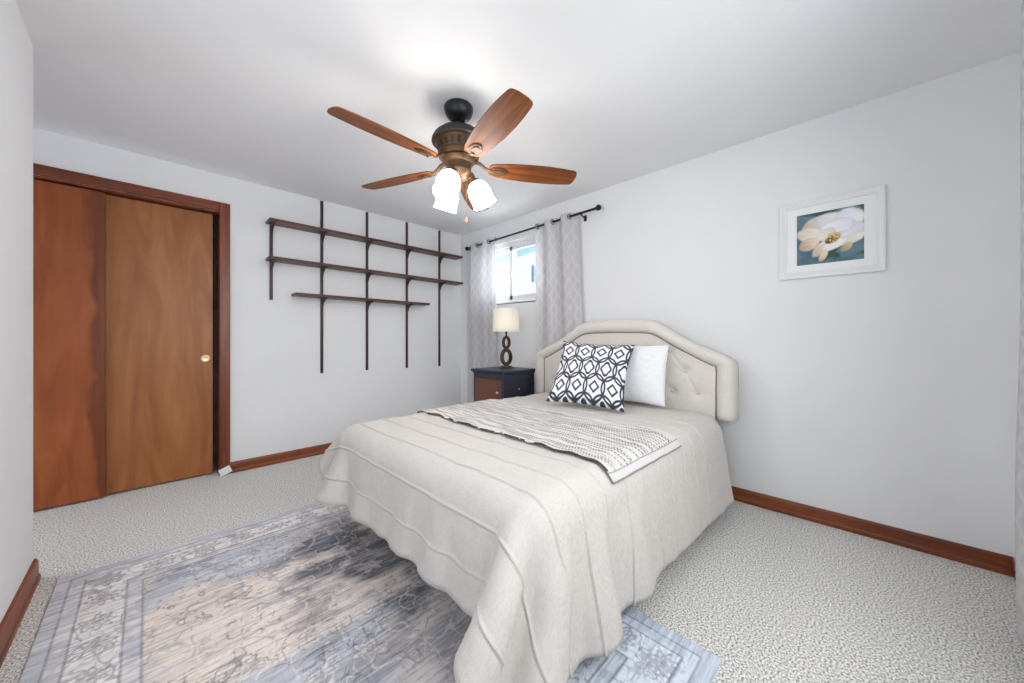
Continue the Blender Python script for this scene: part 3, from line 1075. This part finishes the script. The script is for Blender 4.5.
def linen(name, a, b, rough=0.9):
    m = Mat(name, None, rough, spec=0.1)
    w1 = m.noise(m.coord(scale=(700, 60, 700)), 1, 2)
    w2 = m.noise(m.coord(scale=(60, 700, 60)), 1, 2)
    f = m.math('ADD', m.math('MULTIPLY', w1, 0.5), m.math('MULTIPLY', w2, 0.5))
    m.base(m.ramp(f, [(0.35, a), (0.65, b)]))
    m.bump(f, 0.25, 0.002)
    m.b.inputs['Sheen Weight'].default_value = 0.15
    return m.m


M_hb = linen('oatmeal_linen', (212, 206, 197), (230, 225, 218))
M_pipe = Mat('taupe_piping', (128, 116, 108), 0.8).m
M_railm = Mat('dark_bed_metal', (40, 38, 38), 0.5, 0.4).m
M_matt = linen('white_ticking', (225, 224, 222), (240, 239, 238))
bed = thing('bed', 'bed with an arched oatmeal tufted headboard under a pale comforter', 'bed', (0, 0, 0))


def catmull(pts, n):
    """dense smooth line through pts, n points, even in the point index"""
    p = np.array([2 * np.array(pts[0]) - np.array(pts[1])] + [np.array(q) for q in pts] + [2 * np.array(pts[-1]) - np.array(pts[-2])])
    out = []
    m = len(pts) - 1
    for t in np.linspace(0, m - 1e-6, n):
        i = int(t)
        f = t - i
        a, b, c, d = p[i], p[i + 1], p[i + 2], p[i + 3]
        out.append(0.5 * (2 * b + (c - a) * f + (2 * a - 5 * b + 4 * c - d) * f * f + (3 * b - a - 3 * c + d) * f ** 3))
    return np.array(out)


o_half = [(0.792, 0.545), (0.793, 0.72), (0.790, 0.875), (0.762, 0.920), (0.690, 0.957), (0.560, 1.012), (0.430, 1.084), (0.335, 1.148), (0.250, 1.176), (0.12, 1.184), (0, 1.185)]
i_half = [(0.690, 0.545), (0.690, 0.72), (0.690, 0.862), (0.672, 0.876), (0.610, 0.904), (0.500, 0.960), (0.395, 1.018), (0.320, 1.062), (0.250, 1.083), (0.12, 1.089), (0, 1.090)]
oh, ih = catmull(o_half, 60), catmull(i_half, 60)
oo = np.concatenate([oh, (oh * [-1, 1])[::-1][1:]])
ii = np.concatenate([ih, (ih * [-1, 1])[::-1][1:]])
HX = -0.112       # back of the headboard
secs = [(0.0, 0.0), (0.0, 0.070), (0.03, 0.088), (0.12, 0.104), (0.32, 0.114), (0.60, 0.114), (0.85, 0.103), (0.97, 0.086), (1.0, 0.074)]
G = np.zeros((len(oo), len(secs), 3))
for k, (t, dx) in enumerate(secs):
    G[:, k, 0] = HX - dx
    q = oo * (1 - t) + ii * t
    G[:, k, 1], G[:, k, 2] = HBY + q[:, 0], q[:, 1]
# close the lower ends: fold the section under
hb = link('headboard', grid_mesh('headboard', G, None, True), M_hb, bed)
bm = bmesh.new()
bm.from_mesh(hb.data)
bm.verts.ensure_lookup_table()
ns_ = len(secs)
for row in (0, len(oo) - 1):
    bm.faces.new([bm.verts[row * ns_ + k] for k in range(ns_)])
# back board, filling the arch from behind
back = [bm.verts.new((HX, HBY + y, z)) for y, z in oo]
bm.faces.new(back)
bmesh.ops.remove_doubles(bm, verts=bm.verts, dist=1e-5)
bmesh.ops.recalc_face_normals(bm, faces=bm.faces)
bm.to_mesh(hb.data)
bm.free()
BT = [(d, 0.690) for d in (-.58, -.42, -.26, -.10, .10, .26, .42, .58)] + [(d, 0.832) for d in (-.50, -.335, -.17, 0, .17, .335, .50)] + \
     [(d, 0.965) for d in (-.40, -.25, -.09, .09, .25, .40)]
n, m = 200, 90
dy = np.linspace(-0.700, 0.700, n)
zt = np.interp(dy, ii[::-1][:, 0], ii[::-1][:, 1]) + 0.004
Yp = dy[:, None] * np.ones((1, m))
Zp = 0.545 + (zt[:, None] - 0.545) * np.linspace(0, 1, m)[None, :]
puff = 0.014 * np.ones_like(Yp)
for by, bz in BT:
    r = np.hypot(Yp - by, Zp - bz)
    puff -= 0.016 * np.exp(-(r / 0.030) ** 2) + 0.004 * np.exp(-(r / 0.07) ** 2)
    # soft diagonal pull lines between neighbouring buttons
    for cy, cz in BT:
        if (cy, cz) != (by, bz) and 0.05 < abs(cz - bz) < 0.2 and abs(cy - by) < 0.12 and cz > bz:
            L_ = math.hypot(cy - by, cz - bz)
            tx, tz = (cy - by) / L_, (cz - bz) / L_
            s_ = (Yp - by) * tx + (Zp - bz) * tz
            e_ = np.abs(-(Yp - by) * tz + (Zp - bz) * tx)
            puff -= 0.003 * np.exp(-(e_ / 0.008) ** 2) * ((s_ > 0) & (s_ < L_))
panel = link('tufted_panel', grid_mesh('tufted_panel', np.stack([HX - 0.070 - puff, HBY + Yp, Zp], -1), None, True), M_hb, hb)
for by, bz in BT:
    M_ = Matrix.Translation((HX - 0.068, HBY + by, bz)) @ Matrix.Rotation(R(-90), 4, 'Y')
    obj('button', lathe([(0.0, 0.010), (0.006, 0.009), (0.010, 0.005), (0.011, 0.0), (0.0, 0.0)], 14, M_), M_hb, hb, True)
obj('piping', tube([(HX - 0.084, HBY + y, z) for y, z in ii[::2]], 0.0042, 6), M_pipe, hb, True)
for s in (-1, 1):
    obj('headboard_leg', box((HX - 0.045, HBY + s * 0.60 - 0.03, 0.0), (HX - 0.005, HBY + s * 0.60 + 0.03, 0.60), 0.003), M_railm, bed)
bm = bmesh.new()
add_box(bm, (BXF + .12, BY0 + .08, 0.17), (-0.24, BY0 + .11, 0.22), 0.004)
add_box(bm, (BXF + .12, BY1 - .11, 0.17), (-0.24, BY1 - .08, 0.22), 0.004)
add_box(bm, (BXF + .12, BY0 + .08, 0.17), (BXF + .15, BY1 - .08, 0.22), 0.004)
add_box(bm, (BXF + .15, BY0 + .11, 0.20), (-0.24, BY1 - .11, 0.22), 0.002)
obj('bed_frame', bm, M_railm, bed)
for lx in (BXF + .16, -0.35):
    for ly in (BY0 + .13, BY1 - .13):
        obj('leg', lathe([(0.0, 0.0), (0.018, 0.0), (0.022, 0.01), (0.018, 0.03), (0.016, 0.17), (0.0, 0.17)], 14, Matrix.Translation((lx, ly, 0.0097 if lx < -1.4 else 0.0))), M_railm, bed, auto=40)
obj('mattress', box((BXF + .02, BY0 + .02, 0.22), (-0.24, BY1 - .02, BTOP - 0.006), 0.06, 4), M_matt, bed, True)


# ---------------------------------------------------------------- comforter: a cloth let fall over the bed
def drape(S, T, h, to_xy, z0, hit, pin, reps=8, iters=360, seed=3, grav=0.0009, damp=0.985, fr=0.75, bend=0.35, noise=0.004):
    """position-based cloth of S x T nodes at spacing h"""
    rng = np.random.RandomState(seed)
    gi, gj = np.meshgrid(np.arange(S), np.arange(T), indexing='ij')
    x, y = to_xy(gi * h, gj * h)
    pinm = pin(gi * h, gj * h)
    P = np.stack([x, y, np.full(x.shape, z0)], -1)
    P[..., 2] += np.where(pinm, 0, rng.normal(0, noise, x.shape))
    R0, V = P.copy(), np.zeros_like(P)
    batches = []
    al = slice(None)
    for d, k in ((1, 1.0), (3, bend)):
        for c in range(d):
            for par in (0, 1):
                a = np.array([i for i in range(S - d) if i % d == c and (i // d) % 2 == par])
                b = np.array([j for j in range(T - d) if j % d == c and (j // d) % 2 == par])
                batches.append(((a, al), (a + d, al), d * h, k))
                batches.append(((al, b), (al, b + d), d * h, k))
    for par in (0, 1):
        a = np.array([i for i in range(S - 1) if i % 2 == par])
        batches.append(((a, slice(0, T - 1)), (a + 1, slice(1, T)), h * math.sqrt(2), 0.5))
        batches.append(((a, slice(1, T)), (a + 1, slice(0, T - 1)), h * math.sqrt(2), 0.5))
    W = np.where(pinm, 0.0, 1.0)
    for it in range(iters):
        prev = P.copy()
        V *= damp
        V[..., 2] -= grav
        P = P + V * W[..., None]
        for rep in range(reps):
            for A, B, L_, k in batches:
                a, b = P[A], P[B]
                D = b - a
                ln = np.sqrt((D * D).sum(-1)) + 1e-9
                wa, wb = W[A], W[B]
                co = (k * (ln - L_) / ln / (wa + wb + 1e-9))[..., None] * D
                P[A] = a + co * wa[..., None]
                P[B] = b - co * wb[..., None]
        P = np.where(pinm[..., None], R0, P)
        Q, con = hit(P, it)
        P = np.where(con[..., None], Q - (Q - prev) * np.array([fr, fr, 0]), Q)
        V = P - prev
        sp = np.sqrt((V * V).sum(-1, keepdims=True))
        V *= np.minimum(1, 0.03 / (sp + 1e-9))
    return P


def hit_bed(P, it):
    lo, hi, r = np.array((BXF - .012, BY0 - .018, -0.6)), np.array((0.3, BY1 + .018, BTOP + .018)), 0.105
    c, hf = (lo + hi) / 2, (hi - lo) / 2 - r
    q = P - c
    cl = np.clip(q, -hf, hf)
    d = q - cl
    ln = np.sqrt((d * d).sum(-1))
    ins = (np.abs(q) <= hf).all(-1)
    con = (ln < r) & ~ins
    Q = np.where(con[..., None], c + cl + d / (ln + 1e-9)[..., None] * r, P)
    Q[ins, 2] = hi[2]
    # the walkway side falls as one flat plane, so the corner folds towards the foot
    lim = (BY0 - .032) - 0.050 * np.clip((BTOP - Q[..., 2]) / .5, 0, 1) - 0.6 * max(0.0, 1 - max(it - 60, 0) / 130.0)
    Q[..., 1] = np.maximum(Q[..., 1], lim)
    low = Q[..., 2] < 0.022
    Q[..., 2] = np.maximum(Q[..., 2], 0.022)
    return Q, con | low


CXH, OL, OR, OF, ch = -0.262, 0.14, 0.46, 0.30, 0.03
CLEN, CWID = (-BXF + CXH) + OF, (BY1 - BY0) + OL + OR
S_, T_ = int(round(CLEN / ch)) + 1, int(round(CWID / ch)) + 1
CP = drape(S_, T_, ch, lambda s, t: (CXH - s, BY1 + OL - t), BTOP + .019, hit_bed,
           lambda s, t: (s < CLEN - OF - .13) & (t > OL + .12) & (t < OL + (BY1 - BY0) - .12))


def cr_weights(x, n):
    i = np.clip(np.floor(x).astype(int), 0, n - 2)
    f = x - i
    w = np.stack([-.5 * f + f * f - .5 * f ** 3, 1 - 2.5 * f * f + 1.5 * f ** 3, .5 * f + 2 * f * f - 1.5 * f ** 3, -.5 * f * f + .5 * f ** 3], -1)
    return np.clip(np.stack([i - 1, i, i + 1, i + 2], -1), 0, n - 1), w


def resample(P, s, t):
    ai, aw_ = cr_weights(np.asarray(s) / ch, P.shape[0])
    bi, bw = cr_weights(np.asarray(t) / ch, P.shape[1])
    A = (P[ai] * aw_[:, :, None, None]).sum(1)
    return (A[:, bi] * bw[None, :, :, None]).sum(2)


def normals(P):
    du, dv = np.gradient(P, axis=0), np.gradient(P, axis=1)
    nr = np.cross(du, dv)
    return nr / (np.sqrt((nr * nr).sum(-1, keepdims=True)) + 1e-12)


def comforter_surface(s, t):
    """smooth comforter surface at cloth coordinates s (from the headboard) and t (from the window side)"""
    P = resample(CP, s, t)
    Sg, Tg = np.meshgrid(s, t, indexing='ij')
    N = normals(P)
    drop = np.clip((BTOP - P[..., 2]) / 0.5, 0, 1)
    side = np.clip((Tg - (OL + BY1 - BY0)) / 0.1, 0, 1)         # window to walkway side
    foot = np.clip((Sg - (CLEN - OF)) / 0.1, 0, 1)
    fold = 0.003 * np.sin(Sg * 26 + 3 * np.sin(Sg * 7)) * side + 0.006 * np.sin(Tg * 24 + 2 * np.sin(Tg * 5)) * foot
    out = drop ** 1.3 * ((0.016 + 0.055 * np.clip(1 - Sg / 1.2, 0, 1)) * side + 0.075 * foot * np.clip((OL + (BY1 - BY0) - Tg) / .15, 0, 1)) + fold * drop
    Nh = N * np.array([1, 1, 0.0])
    P = P + Nh * out[..., None]
    gath = 0.007 * (fbm(Tg * 22, Sg * 4, 39, 2) - .5) * foot + 0.004 * (fbm(Sg * 22, Tg * 4, 41, 2) - .5) * side
    P = P + N * gath[..., None]
    P[..., 2] += 0.010 * (fbm(Sg * 5, Tg * 5, 31, 3) - .5) * (1 - drop)
    P = P + N * (0.010 * (fbm(Sg * 9, Tg * 9, 33, 3) - .5) + 0.004 * (fbm(Sg * 26, Tg * 30, 35, 2) - .5))[..., None]
    P[..., 2] = np.maximum(P[..., 2], 0.021)
    return P


TUCK = [1.614 + 0.14 * k for k in range(-9, 3)]
ss, lift = [], []
for a in np.arange(0, CLEN + 1e-6, 0.016):
    if min(abs(a - b) for b in TUCK) > 0.014:
        ss.append(a)
        lift.append(0.0)
for b in TUCK:
    if b < CLEN - .01:
        for off, hgt in ((-0.010, 0.0), (-0.0045, 0.0), (-0.003, 0.0045), (0.003, 0.0045), (0.0042, -0.0025), (0.011, 0.0)):
            ss.append(b + off)
            lift.append(hgt)
order = np.argsort(ss)
ss, lift = np.array(ss)[order], np.array(lift)[order]
ts = np.arange(0, CWID + 1e-6, 0.016)
P = comforter_surface(ss, ts)
N = normals(resample(CP, ss, ts))
wob = 0.55 + 0.7 * fbm(ss[:, None] * 3 * np.ones((1, len(ts))), ts[None, :] * 4 * np.ones((len(ss), 1)), 37, 2)
P = P + N * (lift[:, None] * wob)[..., None]
M_comf = linen('pale_linen_comforter', (197, 192, 186), (217, 212, 207))
comf = link('comforter', grid_mesh('comforter', P), M_comf)
md = comf.modifiers.new('filling', 'SOLIDIFY')
md.thickness = 0.012
md.offset = -1.0
tag(comf, 'pale oatmeal comforter with stitched pintuck lines spread over the bed', 'comforter')

# ---------------------------------------------------------------- woven throw across the bed
n, m = 150, 400
vv = np.linspace(0, 1, n)
tt = np.linspace(OL - 0.12, OL + (BY1 - BY0) + 0.018, m)
sfine = np.arange(0.5, 1.5, 0.008)
base = comforter_surface(sfine, tt)
nb_ = normals(base)
P = np.zeros((n, m, 3))
for j in range(m):
    f = j / (m - 1)
    s_far = 0.625 + 0.03 * f + 0.006 * math.sin(f * 23)
    s_near = 1.215 + 0.055 * f + 0.006 * math.sin(f * 40) + 0.004 * math.sin(f * 71)
    sj = s_far + (s_near - s_far) * vv
    for k in range(3):
        P[:, j, k] = np.interp(sj, sfine, base[:, j, k] + nb_[:, j, k] * 0.011)
V2, U2 = np.meshgrid(vv, np.linspace(0, 1, m), indexing='ij')
P[..., 2] += 0.006 * (fbm(V2 * 6, U2 * 14, 45, 2)) + 0.004 * np.exp(-((1 - V2) / .02) ** 2) * (1 + np.sin(U2 * 60)) * .5
wid = 1.62
rows = V2 * 0.60 / 0.012
ri = np.floor(rows)
rowrand = vnoise(ri * 7.13, np.zeros_like(ri) + 0.5, 71)
fade = fbm(ri * 3.7, U2 * 11, 73, 2)
dash = sstep(.20, .40, np.abs((U2 * wid / 0.014 + .5 * (ri % 2)) % 1.0 - .5) * 2) * sstep(.10, .22, .5 - np.abs(rows % 1.0 - .5))
dk = np.clip(dash * (.15 + .95 * sstep(.42, .62, rowrand * .45 + fade * .55)), 0, 1)[..., None]
col = lin((226, 222, 219)) * (1 - dk) + lin((96, 94, 98)) * dk
hem = (sstep(.0145, .0165, np.abs(1 - U2) * wid * .5) < .5) | (U2 < .012)
col = np.where(hem[..., None], lin((214, 211, 209)), col)
ln_ = ((np.abs((1 - U2) * wid - .034) < .0025) | ((1 - U2) * wid < .005))
col = np.where(ln_[..., None], lin((146, 142, 142)), col)
edge = ((1 - V2) * 0.6 < .0042) & (fbm(U2 * 30, V2, 79, 2) > .42)
col = np.where(edge[..., None], lin((92, 86, 86)), col)
mt = Mat('woven_throw', None, 0.95, spec=0.05)
mt.base(mt.attr())
mt.bump(mt.noise(mt.coord(scale=(300, 300, 300)), 1, 2), 0.4, 0.004)
th = link('throw_blanket', grid_mesh('throw_blanket', P, col), mt.m)
md = th.modifiers.new('thickness', 'SOLIDIFY')
md.thickness = 0.005
md.offset = -1.0
tag(th, 'off-white woven throw with rows of grey dashes laid across the comforter', 'throw blanket')


# ---------------------------------------------------------------- pillows
def pillow(name, w, h, th_, mat, paint, M, label, seed, pinch=0.06, n=110):
    u = np.linspace(-1, 1, n)
    v = np.linspace(-1, 1, n)
    out, cols = [], []
    for sgn, us in ((1, u), (-1, u[::-1])):
        U, V = np.meshgrid(us, v, indexing='ij')
        X = w / 2 * U * (1 - pinch * (1 - V * V))
        Y = h / 2 * V * (1 - pinch * (1 - U * U)) + h / 2
        prof = np.clip((1 - U ** 2) * (1 - V ** 2), 0, 1) ** 0.42
        wr = 0.012 * (fbm(U * 4 + seed, V * 4, seed, 3) - .5) * prof
        Z = sgn * (th_ / 2 * prof * (1 - 0.18 * V) + wr)
        out.append(np.stack([X, Y, Z], -1))
        cols.append(paint(U * w / 2, V * h / 2))
    me = grid_mesh(name, np.concatenate(out), np.concatenate(cols), False, True)
    bm = bmesh.new()
    bm.from_mesh(me)
    bmesh.ops.remove_doubles(bm, verts=bm.verts, dist=1e-5)
    bmesh.ops.recalc_face_normals(bm, faces=bm.faces)
    bm.to_mesh(me)
    bm.free()
    o = link(name, me, mat)
    o.matrix_world = M
    return tag(o, label, 'pillow')


def frame_matrix(origin, wdir, lean, yaw_norm, roll=0.0):
    """columns: width direction, leaning height direction, normal"""
    w = Vector(wdir).normalized()
    nrm = Vector(yaw_norm).normalized()
    upv = (Vector((0, 0, 1)) * math.cos(R(lean)) - nrm * math.sin(R(lean))).normalized()
    nn = w.cross(upv).normalized()
    M = Matrix((w, upv, nn)).transposed().to_4x4()
    return Matrix.Translation(origin) @ M @ Matrix.Rotation(R(roll), 4, 'Z')


def trellis(x, y):
    """dark navy lines on white: rows of overlapping ovals holding barbed quatrefoils or lozenges"""
    w, hr = 0.122, 0.150

    def near(px, py, fn):
        best = np.full(px.shape, 9.0)
        i0 = np.round(px)
        for di in (-1, 0, 1):
            best = np.minimum(best, fn(px - (i0 + di), py))
        return best
    p, q = x / w, y / hr
    d = np.full(x.shape, 9.0)
    row0 = np.round(q)
    for dr in (-1, 0, 1):
        row = row0 + dr
        odd = (np.abs(row) % 2) > .5
        px, py = p - .5 * odd, q - row
        # ovals that overlap their neighbours in the row
        oval = near(px, py, lambda a, b: np.abs(np.hypot(a / .585, b / .66) - 1) * .60)

        def quat(a, b):
            e1 = np.hypot(a / .185, b / .36) - 1
            e2 = np.hypot(a / .275, b / .215) - 1
            return np.abs(np.minimum(e1, e2)) * .24
        loz = near(px, py, lambda a, b: np.abs(np.abs(a) + np.abs(b) * .95 - .25) * .75)
        d = np.minimum(d, np.minimum(oval, np.where(odd, loz, near(px, py, quat))))
    t = (1 - sstep(.036, .060, d))[..., None]
    return lin((244, 244, 246)) * (1 - t) + lin((66, 68, 84)) * t


def plain(x, y):
    return np.ones(x.shape + (3,)) * lin((240, 241, 243))


def m_cotton(name):
    m = Mat(name, None, 0.9, spec=0.1)
    m.base(m.attr())
    m.bump(m.noise(m.coord(scale=(400, 400, 400)), 1, 2), 0.2, 0.002)
    return m.m


zt_ = BTOP + 0.028
pillow('pillow', 0.60, 0.40, 0.16, m_cotton('white_cotton'), plain,
       frame_matrix((-0.345, -2.30, zt_ + .012), (0, -1, 0), 9, (-1, 0, 0)), 'plain white pillow leaning on the headboard, half hidden behind the patterned one', 5, 0.04)
pillow('pillow', 0.51, 0.51, 0.15, m_cotton('printed_cotton'), trellis,
       frame_matrix((-0.725, -2.232, zt_ + .016), (0.356, -0.934, 0), 37, (-0.934, -0.356, 0), -4), 'square white throw pillow with a dark navy trellis pattern, in front', 8, 0.10, 230)
